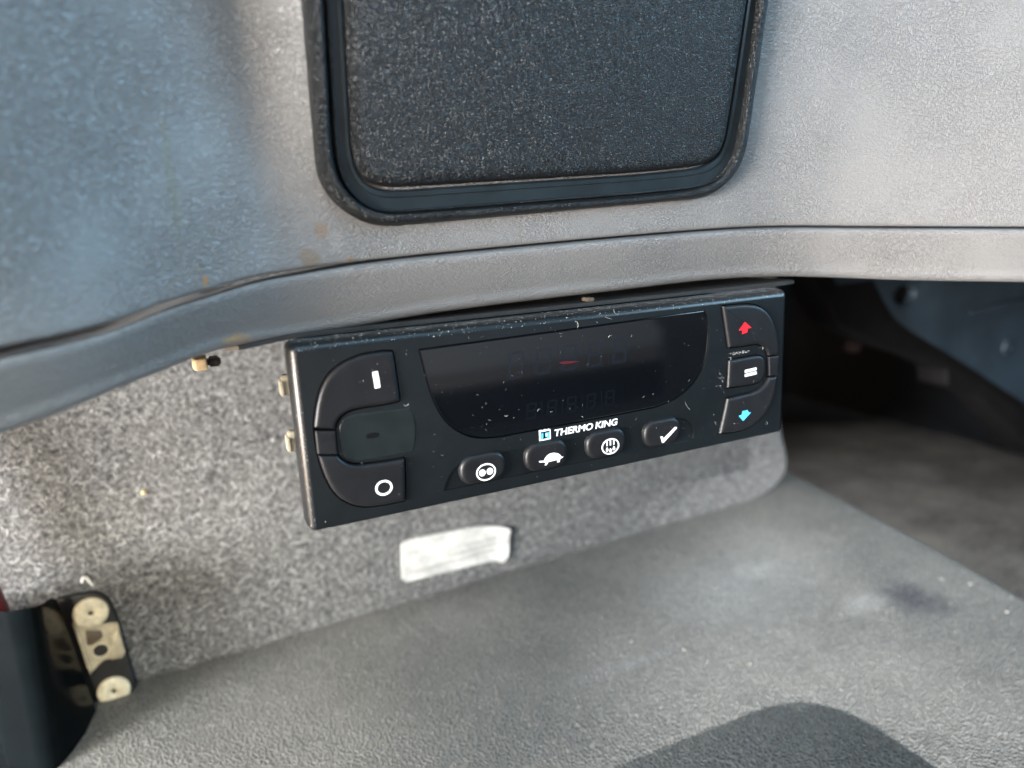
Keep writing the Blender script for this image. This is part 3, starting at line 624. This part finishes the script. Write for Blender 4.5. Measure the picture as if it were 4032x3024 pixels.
KEYX = (52.85, 75.45, 98.45, 121.85); KEYZ = (9.2, 9.2, 9.3, 9.4)
for k, (x, z) in enumerate(zip(KEYX, KEYZ)):
    o = button('mode_key', smooth(rrect(x - 8.0, z - 5.05, x + 8.0, z + 5.05, 4.6, 8), .6, 2), BUTTON, unit, .6, -1.35, 1.25, .4, seg=6)
    y = -1.39; bm = bmesh.new()
    if k == 0:
        ring_bm(bm, 53.45, 7.95, 3.4, 2.85, .48, y); disc_bm(bm, 52.15, 7.92, 1.12, 1.12, y); disc_bm(bm, 54.75, 7.98, 1.12, 1.12, y)
    elif k == 1: poly_bm(bm, T['turtle'], y)
    elif k == 2:
        ring_bm(bm, 99.7, 8.2, 3.55, 2.85, .5, y)
        for dx in (-1.35, 0, 1.35):
            zt = 8.2 + 2.5 * math.sqrt(1 - (dx / 3.3) ** 2)
            poly_bm(bm, [(99.7 + dx - .24, 8.55), (99.7 + dx + .24, 8.55), (99.7 + dx + .24, zt), (99.7 + dx - .24, zt)], y)
            zc = 7.0 + (-.45 if dx == 0 else .1)
            poly_bm(bm, [(99.7 + dx + .52 * cos(t) * (1 if sin(t) < .3 else .75), zc + (.52 * sin(t) if sin(t) < .3 else .95 * sin(t))) for t in [2 * pi * j / 14 for j in range(14)]], y)
    else: poly_bm(bm, T['check'], y)
    link('symbol', bm, WHITE, o, flat=True)

# maker's lettering and emblem
cu = bpy.data.curves.new('lettering', 'FONT'); cu.body = 'THERMO KING'; cu.size = 1; cu.extrude = .02; cu.offset = .024; cu.shear = .15; cu.space_character = 1.0; cu.space_word = .8
tmp = bpy.data.objects.new('lettering_curve', cu); COL.objects.link(tmp)
dg = bpy.context.evaluated_depsgraph_get(); me = bpy.data.meshes.new_from_object(tmp.evaluated_get(dg)); bpy.data.objects.remove(tmp)
xs2 = [v.co.x for v in me.vertices]; zs2 = [v.co.y for v in me.vertices]
x0, x1, z0, z1 = min(xs2), max(xs2), min(zs2), max(zs2)
for v in me.vertices:
    v.co = Vector(((79.15 + (v.co.x - x0) / (x1 - x0) * 24.5) / 1000, (-.02 - v.co.z) / 1000, (14.85 + (v.co.y - z0) / (z1 - z0) * 2.4) / 1000))
me.materials.append(WHITE)
lt = bpy.data.objects.new('brand_lettering', me); COL.objects.link(lt); lt.parent = unit
bm = bmesh.new()
ex0, ex1, ez0, ez1 = 73.4, 77.65, 14.3, 17.9
teeth = [(ex0, ez1)]
poly_bm(bm, [(ex0, ez0), (ex1, ez0), (ex1, ez1 - .15), (ex1 - .5, ez1 - .15), (ex1 - .5, ez1 + .1), (ex1 - 1.0, ez1 + .1), (ex1 - 1.0, ez1 - .1), (ex1 - 1.8, ez1 - .1), (ex1 - 1.8, ez1 + .15), (ex1 - 2.5, ez1 + .15), (ex1 - 2.5, ez1 - .1), (ex1 - 3.2, ez1 - .1), (ex1 - 3.2, ez1 + .1), (ex0, ez1 + .1)], -.01, .03)
em = link('brand_emblem', bm, WHITE, unit, flat=True)
bm = bmesh.new(); poly_bm(bm, [(ex0 + .45, ez0 + .5), (ex1 - .4, ez0 + .5), (ex1 - .4, ez0 + 2.5), (ex0 + .45, ez0 + 2.5)], -.045, .01); link('emblem_field', bm, BLUE, em, flat=True)
bm = bmesh.new(); poly_bm(bm, [(ex0 + .45, ez0 + 2.45), (ex1 - .4, ez0 + 2.45), (ex1 - .4, ez0 + 2.95), (ex0 + .45, ez0 + 2.95)], -.05, .012)
poly_bm(bm, [(ex0 + 1.5, ez0 + .9), (ex0 + 2.2, ez0 + .9), (ex0 + 2.2, ez0 + 2.45), (ex0 + 1.5, ez0 + 2.45)], -.05, .012)
poly_bm(bm, [(ex0 + 1.2, ez0 + .5), (ex0 + 2.8, ez0 + .5), (ex0 + 2.8, ez0 + .95), (ex0 + 1.2, ez0 + .95)], -.05, .012)
link('emblem_letter', bm, LENS, em, flat=True)
bm = bmesh.new(); poly_bm(bm, [(ex0 + 2.45, ez0 + 1.15), (ex0 + 2.7, ez0 + 1.15), (ex0 + 3.1, ez0 + 1.6), (ex0 + 3.1, ez0 + 1.9), (ex0 + 2.7, ez0 + 2.3), (ex0 + 2.45, ez0 + 2.3)], -.05, .012); link('emblem_letter', bm, WHITE, em, flat=True)

# side clips
for zc in (42.0, 25.2):
    bm = bmesh.new(); box_bm(bm, (-.0036, .0085, (zc - 2.9) / 1000), (.0, .0125, (zc + 2.9) / 1000), .0004)
    box_bm(bm, (-.0042, .0078, (zc - 3.0) / 1000), (-.0034, .0132, (zc + 1.4) / 1000), .0002)
    link('side_clip', bm, CLIPM, unit, 30)

# dust and fibres lying on the unit
bm = bmesh.new()
def speck(x, y, z, s):
    n = R.choice((3, 4, 5)); a0 = R.random() * 6
    v = [bm.verts.new(((x + s * (1 + R.uniform(-.4, .4)) * cos(a0 + 2 * pi * k / n)) / 1000, (y + R.uniform(-.05, 0)) / 1000, (z + s * (1 + R.uniform(-.4, .4)) * sin(a0 + 2 * pi * k / n)) / 1000)) for k in range(n)]
    t = bm.verts.new((x / 1000, (y - s) / 1000, z / 1000))
    for k in range(n): bm.faces.new((v[k], v[(k + 1) % n], t))
def fibre(x, y, z, L, r=.035):
    a = R.random() * 6.3; c = R.uniform(-.9, .9); p = []; px_, pz_ = x, z
    for k in range(6):
        p.append((px_ / 1000, (y - .06 - .05 * sin(k)) / 1000, pz_ / 1000)); px_ += L / 5 * cos(a); pz_ += L / 5 * sin(a); a += c
    tube_bm(bm, p, r / 1000, 3)
def inpoly(p, q):
    c = False; n = len(q)
    for i in range(n):
        (xa, ya), (xb, yb) = q[i - 1], q[i]
        if (ya > p[1]) != (yb > p[1]) and p[0] < (xb - xa) * (p[1] - ya) / (yb - ya) + xa: c = not c
    return c
raised = [(outl[k], inset(outl[k], 1.2)) for k in ('on', 'off', 'up', 'down')]
eqin = inset(outl['eq'], 1)
def surf(x, z):
    if inpoly((x, z), outl['screen']): return .44
    for q, qi in raised:
        if inpoly((x, z), qi): return TOP - .03
        if inpoly((x, z), q): return None
    if inpoly((x, z), eqin): return TOP + .17
    for x0, z0 in zip(KEYX, KEYZ):
        if abs(x - x0) < 6.2 and abs(z - z0) < 3.2: return -1.36
        if abs(x - x0) < 8.6 and abs(z - z0) < 5.6: return None
    if inpoly((x, z), outl['tray']): return .55
    return 0
for k in range(620):
    x = R.uniform(1, 177); z = .8 + 51 * R.random() ** (.8)
    y = surf(x, z)
    if y is None: continue
    speck(x, y, z, (.03 + .11 * R.random() ** 6) * (.75 if y == .44 else 1))
for k in range(75):
    x = R.uniform(2, 176); z = R.uniform(2, 51); y = surf(x, z)
    if y is not None: fibre(x, y, z, R.uniform(.3, 1.3), .022)
for k in range(1100):     # the sloping top edge gathers most
    x = R.uniform(0, 178); a = R.random() ** 1.6 * pi / 2
    z = 55.1 - (1 - cos(a)) * 2.6; y = 3.6 - 3.6 * sin(a) if R.random() < .6 else R.uniform(3.6, 8)
    if y > 3.6: z = 55.1
    speck(x, y - .02, z + .02, .05 + .14 * R.random() ** 3)
for x, z, L in ((88, 52.3, 3.0), (99.5, 52.6, 2.8), (104, 53, 2.2), (73.5, 24.2, 1.6), (62.5, 24.8, 1.2), (101, 45.5, 1.6), (134.5, 15.5, 4), (168, 33.5, 4), (152, 32.5, 3), (29, 33.5, 2)): fibre(x, surf(x, min(z, 51)) or 0, z, L, .05)
for k in range(420):
    a = R.random() * pi / 2; speck(-2.0 + (1 - cos(a)) * 2.0, 3.6 - 3.6 * sin(a) - .02, R.uniform(0, 54), .03 + .10 * R.random() ** 3)
for k in range(26): speck(R.gauss(148.6, .8), 0, R.gauss(24, 2.2), R.uniform(.04, .15))
for k in range(40): speck(151.5 + R.random() * 10, -.02, 33.7 + R.gauss(0, .25), R.uniform(.06, .2))
o = link('dust', bm, DUST, unit, flat=True); o['kind'] = 'stuff'

# bracket the unit hangs from
br = thing('mounting_bracket', 'thin black bracket plate between the control unit and the dashboard', 'bracket')
bm = bmesh.new(); pts = [(-17.5, 12), (-14, 9), (2, 11), (176, 9), (184, 7.5), (192, 9), (195, 14), (194, 30), (190, 60), (-6, 60), (-12, 30)]
P0 = [(x / 1000, y / 1000, .0556 - max(0, (8 - x)) * .00009) for x, y in pts]; P1 = [(a, b, c + .0012) for a, b, c in P0]
loft(bm, [P0, P1], True, True); link('plate', bm, DARKPL, br, 30)
bm = bmesh.new(); box_bm(bm, (.1, .012, .0565), (.103, .016, .0578), .0003); link('screw', bm, BROWN, br, 30)

bm = bmesh.new()
loft(bm, [[(-.0262, .028, .0492), (-.0262, .034, .0492), (-.0262, .034, .0470), (-.0262, .028, .0470)], [(-.0255, .027, .0497), (-.0255, .036, .0497), (-.0255, .036, .0462), (-.0255, .027, .0462)], [(-.0221, .027, .0497), (-.0221, .036, .0497), (-.0221, .036, .0462), (-.0221, .027, .0462)]], True, True)
bmesh.ops.bevel(bm, geom=list(bm.edges), offset=.0003, segments=1, affect='EDGES')
clip = link('metal_clip', bm, RUST, None, 30); tag(clip, 'small rusty pale metal clip poking out below the left of the dashboard', 'clip')
bm = bmesh.new(); box_bm(bm, (-.0220, .0285, .0466), (-.0182, .0345, .0492), .0006); link('clip_body', bm, DARKPL, clip, 30)

# ------------------------------------------------------------------ felt carpet panel
CD = Vector((.9984, .0557, 0)); CN = Vector((.0557, -.9984, 0)); C0 = Vector((.058, .2095, -.15))
def cpt(u, z, off=0): return tuple(C0 + CD * (u / 1000) + CN * (off / 1000) + Vector((0, 0, z / 1000)))
bm = bmesh.new()
out = smooth([(-420, -1), (300, -3), (335, -2.5), (352, 2), (363, 10), (368, 20), (367, 30), (361, 45), (357, 60), (352, 90), (348, 215), (-420, 215)], 6, 4)
L = []
for k in range(7):
    a = k / 6 * pi / 2; L.append([cpt(*p, -9 * (1 - sin(a))) for p in inset(out, 9 * (1 - cos(a)))])
loft(bm, [[cpt(*p, -30) for p in out]] + L, True, True)
cp_ = link('carpet_panel', bm, CARPET, None, 60); tag(cp_, 'grey mottled felt carpet panel behind and below the control unit', 'carpet panel')
bm = bmesh.new(); fm = []
for k in range(11000):
    u, z = R.uniform(-180, 355), R.uniform(1, 165)
    if u > 325 and z < 12: continue
    if R.random() < (u - 200) / 150 or R.random() < (z - 110) / 55: continue
    a = R.random() * 2 * pi; L_ = R.uniform(1.5, 5.0); w_ = R.uniform(.07, .16); b_ = a + R.uniform(-.9, .9); h0, h1 = R.uniform(.05, .3), R.uniform(.2, .9)
    m_ = (u + L_ / 2 * cos(a), z + L_ / 2 * sin(a)); e_ = (m_[0] + L_ / 2 * cos(b_), m_[1] + L_ / 2 * sin(b_))
    P_ = []
    for (pu, pz), an, hh in (((u, z), a, h0), (m_, (a + b_) / 2, h1), (e_, b_, h0)):
        dx, dz = -sin(an) * w_, cos(an) * w_; P_.append((bm.verts.new(cpt(pu + dx, pz + dz, hh)), bm.verts.new(cpt(pu - dx, pz - dz, hh))))
    mi_ = R.choice((0, 0, 1, 1, 2))
    for p, q in zip(P_, P_[1:]):
        f = bm.faces.new((p[0], p[1], q[1], q[0])); f.material_index = mi_
fz = link('felt_fibres', bm, plain('felt_pale', (.42, .42, .415), .9, .1), cp_, flat=True); fz['kind'] = 'stuff'
fz.data.materials.append(plain('felt_grey', (.16, .16, .16), .9, .1)); fz.data.materials.append(plain('felt_dark', (.025, .025, .026), .9, .1))
bm = bmesh.new()
for k in range(170):
    x, y = R.uniform(-60, 400), R.uniform(-40, 205); s_ = R.uniform(.15, .55) * (1 if R.random() < .9 else 1.8)
    bmesh.ops.create_icosphere(bm, subdivisions=1, radius=s_ / 1000, matrix=Matrix.Translation((x / 1000, y / 1000, -.1495)) @ Matrix.Diagonal((1, R.uniform(.6, 1.6), .6, 1)))
gr = link('floor_grit', bm, plain('grit', (.30, .29, .26), .9, .1)); gr['kind'] = 'stuff'; gr['label'] = 'scattered pale grit lying on the rubber floor'
bm = bmesh.new(); out = smooth([(u, z) for u, z in T['sticker']], 1.5, 2)
cx = sum(p[0] for p in out) / len(out); cz = sum(p[1] for p in out) / len(out)
def wav(u, z): return 1.1 + .35 * sin(u / 4.1 + z / 9) * sin(z / 5) + (max(0, u - 86) * .16)
L = []
for s in (1, .9, .75, .55, .35, .15):
    q = [(cx + (u - cx) * s, cz + (z - cz) * s) for u, z in out]; L.append([cpt(u, z, wav(u, z) + .4) for u, z in q])
loft(bm, [[cpt(u, z, .05) for u, z in out]] + L, cap1=True)
st = link('paper_sticker', bm, PAPER, None, 60); tag(st, 'crinkled white paper sticker on the felt carpet panel below the control unit', 'sticker')
bm = bmesh.new()
for row, (za, ua, ub) in enumerate(((20.5, 22, 84), (25.0, 52, 86), (29.0, 62, 86))):
    u = ua
    while u < ub:
        l_ = R.uniform(.8, 2.2); q = [(u, za), (u + l_, za), (u + l_, za + 1.9), (u, za + 1.9)]
        loft(bm, [[cpt(a, b, wav(a, b) + .45) for a, b in q], [cpt(a, b, wav(a, b) + .56) for a, b in q]], cap1=True); u += l_ + R.uniform(.4, .9)
o = link('faded_print', bm, INK, st, flat=True); o['kind'] = 'stuff'
bm = bmesh.new(); bmesh.ops.create_icosphere(bm, subdivisions=2, radius=.0012, matrix=Matrix.Translation(cpt(-115.5, 107.3, 1.2)))
for v in bm.verts: v.co += Vector((R.uniform(-1, 1), R.uniform(-1, 1), R.uniform(-1, 1))) * .0004
tag(link('crumb', bm, CRUMB), 'tiny yellow crumb stuck to the felt carpet panel', 'crumb')
bm = bmesh.new(); tube_bm(bm, [cpt(-150, 66, .8), cpt(-149, 68.5, 1.2), cpt(-147.3, 68, 1.4), cpt(-146.2, 65, 1.2), cpt(-145.4, 63, .8)], .0006, 6)
tag(link('lint', bm, LINT), 'short curl of white lint on the felt above the riveted bracket', 'lint')

# ------------------------------------------------------------------ riveted black bracket at the left
col = thing('riveted_bracket', 'glossy black column bracket with cream rivets, standing on the floor at the left', 'bracket')
bm = bmesh.new(); out = smooth([(x, max(z, -150.4)) for x, z in T['flange']], 1.5, 3)
L = [mm(out, 201), mm(out, 197.6), mm(inset(out, .3), 197.1), mm(inset(out, .8), 196.9)]
loft(bm, L, True, True); link('flange', bm, DARKPL, col, 40)
bm = bmesh.new(); rows = []
sec0 = [(-103.3, 198), (-103.2, 185), (-103.4, 170), (-103.6, 163), (-104.6, 160), (-107, 158.3), (-111, 158), (-116, 159), (-121, 162), (-128, 164), (-138, 172), (-148, 198)]
sec1 = [(-96, 198), (-99.5, 180), (-104, 168), (-107, 162), (-108.3, 159.5), (-111, 158), (-114, 157.5), (-118, 159), (-122, 162), (-128, 164), (-138, 172), (-148, 198)]
zt = [-89, -82, -77.5, -75, -74, -73.2, -72.8, -72.6, -72.6, -73, -75, -84]
for p, q, z in zip(sec0, sec1, zt):
    f = lambda x, y, z: ((-27.4 + (x + 27.4) * .975) / 1000, (-203.6 + (y + 203.6) * .975) / 1000, (84.5 + (z - 84.5) * .975) / 1000)
    rows.append([f(p[0] + (q[0] - p[0]) * t, p[1] + (q[1] - p[1]) * t, z + (-156 - z) * t) for t in (0, .02, .25, .5, .75, 1)])
loft(bm, rows, closed=False)
bmesh.ops.solidify(bm, geom=list(bm.faces), thickness=.0016)
link('sleeve', bm, GLOSS, col, 50)
for k in (0, 3):
    c = Vector(T['rivets'][k]); rx = (Vector(T['rivets'][k + 1]) - c).length; rz = (Vector(T['rivets'][k + 2]) - c).length; r = (rx + rz) / 2
    bm = bmesh.new(); n = 36; L = []
    for rr, y in ((1, 197), (1, 195.8), (.93, 195.2), (.7, 194.8), (.34, 194.7), (.27, 194.9), (.2, 195.2), (.15, 195.6), (.13, 196.6)):
        L.append(mm([(c.x + r * rr * cos(2 * pi * j / n), c.y + r * rr * sin(2 * pi * j / n)) for j in range(n)], y))
    loft(bm, L, cap1=True); rv = link('rivet', bm, CREAM, col, 50)
    bm = bmesh.new(); disc_bm(bm, c.x, c.y, r * .13, r * .13, 196.3, .1); link('rivet_hole', bm, LENS, rv, flat=True)
bm = bmesh.new(); foil = smooth(T['foil'], .8, 1)
loft(bm, [mm(foil, 197.2), mm(foil, 196.6), mm(inset(foil, .2), 196.4)], cap1=True); pt = link('metal_plate', bm, TAN, col, 40)
for nm, key, y0, y1, mt in (('folded_edge', 'foil_strip', 196.5, 194.9, TAN), ('raised_tab', 'foil_tab', 196.5, 195.2, TAN), ('plate_shade', 'foil_shade', 196.45, 196.3, BROWN)):  # the brown patch paints the shade below the rivet
    bm = bmesh.new(); q = smooth(T[key], .8, 1); loft(bm, [mm(q, y0), mm(q, y1 + .2), mm(inset(q, .25), y1)], cap1=True); link(nm, bm, mt, pt, 40)
c = Vector(T['rivets'][6]); bm = bmesh.new(); ring_bm(bm, c.x, c.y, 4.1, 4.1, .6, 196.2, .9); link('ring', bm, CREAM, col, 40)
bm = bmesh.new(); disc_bm(bm, c.x, c.y, 3.6, 3.6, 196.15, .2); link('ring_hole', bm, DARKPL, col, flat=True)
bm = bmesh.new(); tube_bm(bm, [(-.1225, .174, -.14), (-.1250, .175, -.08), (-.1330, .176, -.02), (-.152, .178, .05)], .0072, 20)
tag(link('red_rod', bm, PIPE), 'dark red plastic rod rising out of the black bracket at the left edge', 'rod')

# ------------------------------------------------------------------ dark side panel in the far footwell
sp = thing('footwell_panel', 'blue grey moulded plastic panel with a round hole, in the shaded footwell at the right', 'panel')
def S(pts, y): return [(x / 1000, y / 1000, z / 1000) for x, z in pts]
pnl = T['sp_panel'][:-1]; pnl = smooth(pnl[:-1] + [(930, -240), (930, 60), (450, 60)], 8, 2)
rim = T['sp_rim_in']
bm = bmesh.new()
inner = [(p[0], p[1]) for p in rim]
inner = smooth([(505, 60), (548, 10)] + inner[0:] + [(930, -190), (930, 60)], 6, 3)
hx = Vector(T['sp_hole'][0]); hr_x = abs(T['sp_hole'][2][0] - T['sp_hole'][1][0]) / 2; hr_z = abs(T['sp_hole'][3][1] - T['sp_hole'][4][1]) / 2
iv = [bm.verts.new(p) for p in S(inner, 300)]
ie = [bm.edges.new((iv[i], iv[(i + 1) % len(iv)])) for i in range(len(iv))]
n = 32; hole = [(hx.x + hr_x * cos(2 * pi * k / n), hx.y + hr_z * sin(2 * pi * k / n)) for k in range(n)]
hv = [bm.verts.new(p) for p in S(inset(hole, -2.2), 300)]
he = [bm.edges.new((hv[i], hv[(i + 1) % n])) for i in range(n)]
bmesh.ops.triangle_fill(bm, use_beauty=True, use_dissolve=False, edges=ie + he, normal=(0, -1, 0))
prev = hv
for d, y in ((-.8, 301), (0, 304), (.3, 330)):
    nx = [bm.verts.new(p) for p in S(inset(hole, d), y)]
    for i in range(n): bm.faces.new((prev[i], prev[(i + 1) % n], nx[(i + 1) % n], nx[i]))
    prev = nx
link('moulding', bm, PANEL, sp, 45)
bm = bmesh.new(); poly_bm(bm, inset(hole, -1), 331, .3); link('hole_back', bm, LENS, sp, flat=True)
bm = bmesh.new()
loft(bm, [S(pnl, 345), S(pnl, 312), S(inset(pnl, 2), 309)], True, True); link('rim', bm, plain('rim_brown_black', (.011, .010, .0105), .55, .2, mott=40), sp, 40)
bm = bmesh.new(); a, b, c = T['sp_ridge'][0], T['sp_ridge'][1], T['sp_ridge'][2]
tube_bm(bm, [(a[0] / 1000, .300, a[1] / 1000), (b[0] / 1000, .299, b[1] / 1000), (c[0] / 1000, .299, c[1] / 1000), (.93, .299, c[1] / 1000 + .004)], [.002, .005, .0055, .0055], 10); link('ridge', bm, PANEL, sp, 60)
bm = bmesh.new(); m0, m1 = T['sp_mark']
def arc(cx, cz, r, a0, a1, n=9): return [((cx + r * cos(radians(a0 + (a1 - a0) * k / n))) / 1000, .2995, (cz + r * sin(radians(a0 + (a1 - a0) * k / n))) / 1000) for k in range(n + 1)]
tube_bm(bm, arc(m0[0], m0[1], 8.5, 40, 310), .0022, 6); tube_bm(bm, [(m0[0] / 1000 + .002, .2995, m0[1] / 1000 - .001), (m0[0] / 1000 + .0075, .2995, m0[1] / 1000 - .001)], .0022, 6)
link('embossed_letter', bm, PANEL, sp, 60)
bm = bmesh.new(); b0 = T['sp_bolt'][0]
bmesh.ops.create_cone(bm, cap_ends=True, segments=12, radius1=.007, radius2=.006, depth=.012, matrix=Matrix.Translation((b0[0] / 1000, .345, b0[1] / 1000)) @ Matrix.Rotation(pi / 2, 4, 'X'))
tag(link('bolt_head', bm, plain('dull_pink_cap', (.06, .04, .042), .5), None, 40), 'dull reddish bolt head deep in the shaded footwell', 'bolt')

# unseen slab added out of frame to cast a shadow on the rubber floor
bm = bmesh.new(); q = smooth(rrect(-500, -470, 110, -113, 38, 8), 8, 2); L = []
for z, d in ((-149, 14), (-100, 10), (-96, 3), (-88, 0), (-60, 0), (-52, 3), (-47, 10)): L.append([(x / 1000, y / 1000, z / 1000) for x, y in inset(q, d)])
loft(bm, L, True, True)
tag(link('shadow_slab', bm, plain('blocker_fabric', (.03, .032, .036), .9, .2, bscale=900, bstr=.4, mott=50), None, 50), 'added dark slab with a rounded corner, low on the rubber floor, casting a shadow', 'blocker')
bm = bmesh.new(); q = smooth(rrect(520, -600, 980, -230, 50, 8), 14, 2); L = []
for z, d in ((-255, 20), (-60, 14), (-50, 4), (-30, 0), (120, 0), (140, 5), (150, 16), (156, 40)): L.append([(x / 1000, y / 1000, z / 1000) for x, y in inset(q, d)])
loft(bm, L, True, True)
tag(link('sky_blocker', bm, bpy.data.materials['blocker_fabric'], None, 50), 'added tall dark block on the lower floor at the far side, blocking sky light', 'blocker')  # unseen block added to keep far sky light off carpet and footwell
reflector = thing('reflection_box', 'added pale block on a dark base behind the viewer, reflected in the display', 'reflector')  # added out of view so the display glass reflects something pale
bm = bmesh.new(); box_bm(bm, (-.35, -1.30, -.185), (.98, -.90, .06), .03); link('pale_block', bm, plain('reflector_pale', (.55, .54, .53), .9, .2, bscale=900, bstr=.3), reflector, 50)
bm = bmesh.new(); box_bm(bm, (-.33, -1.28, -.262), (.96, -.93, -.187), .004); link('base', bm, DARKPL, reflector, 40)
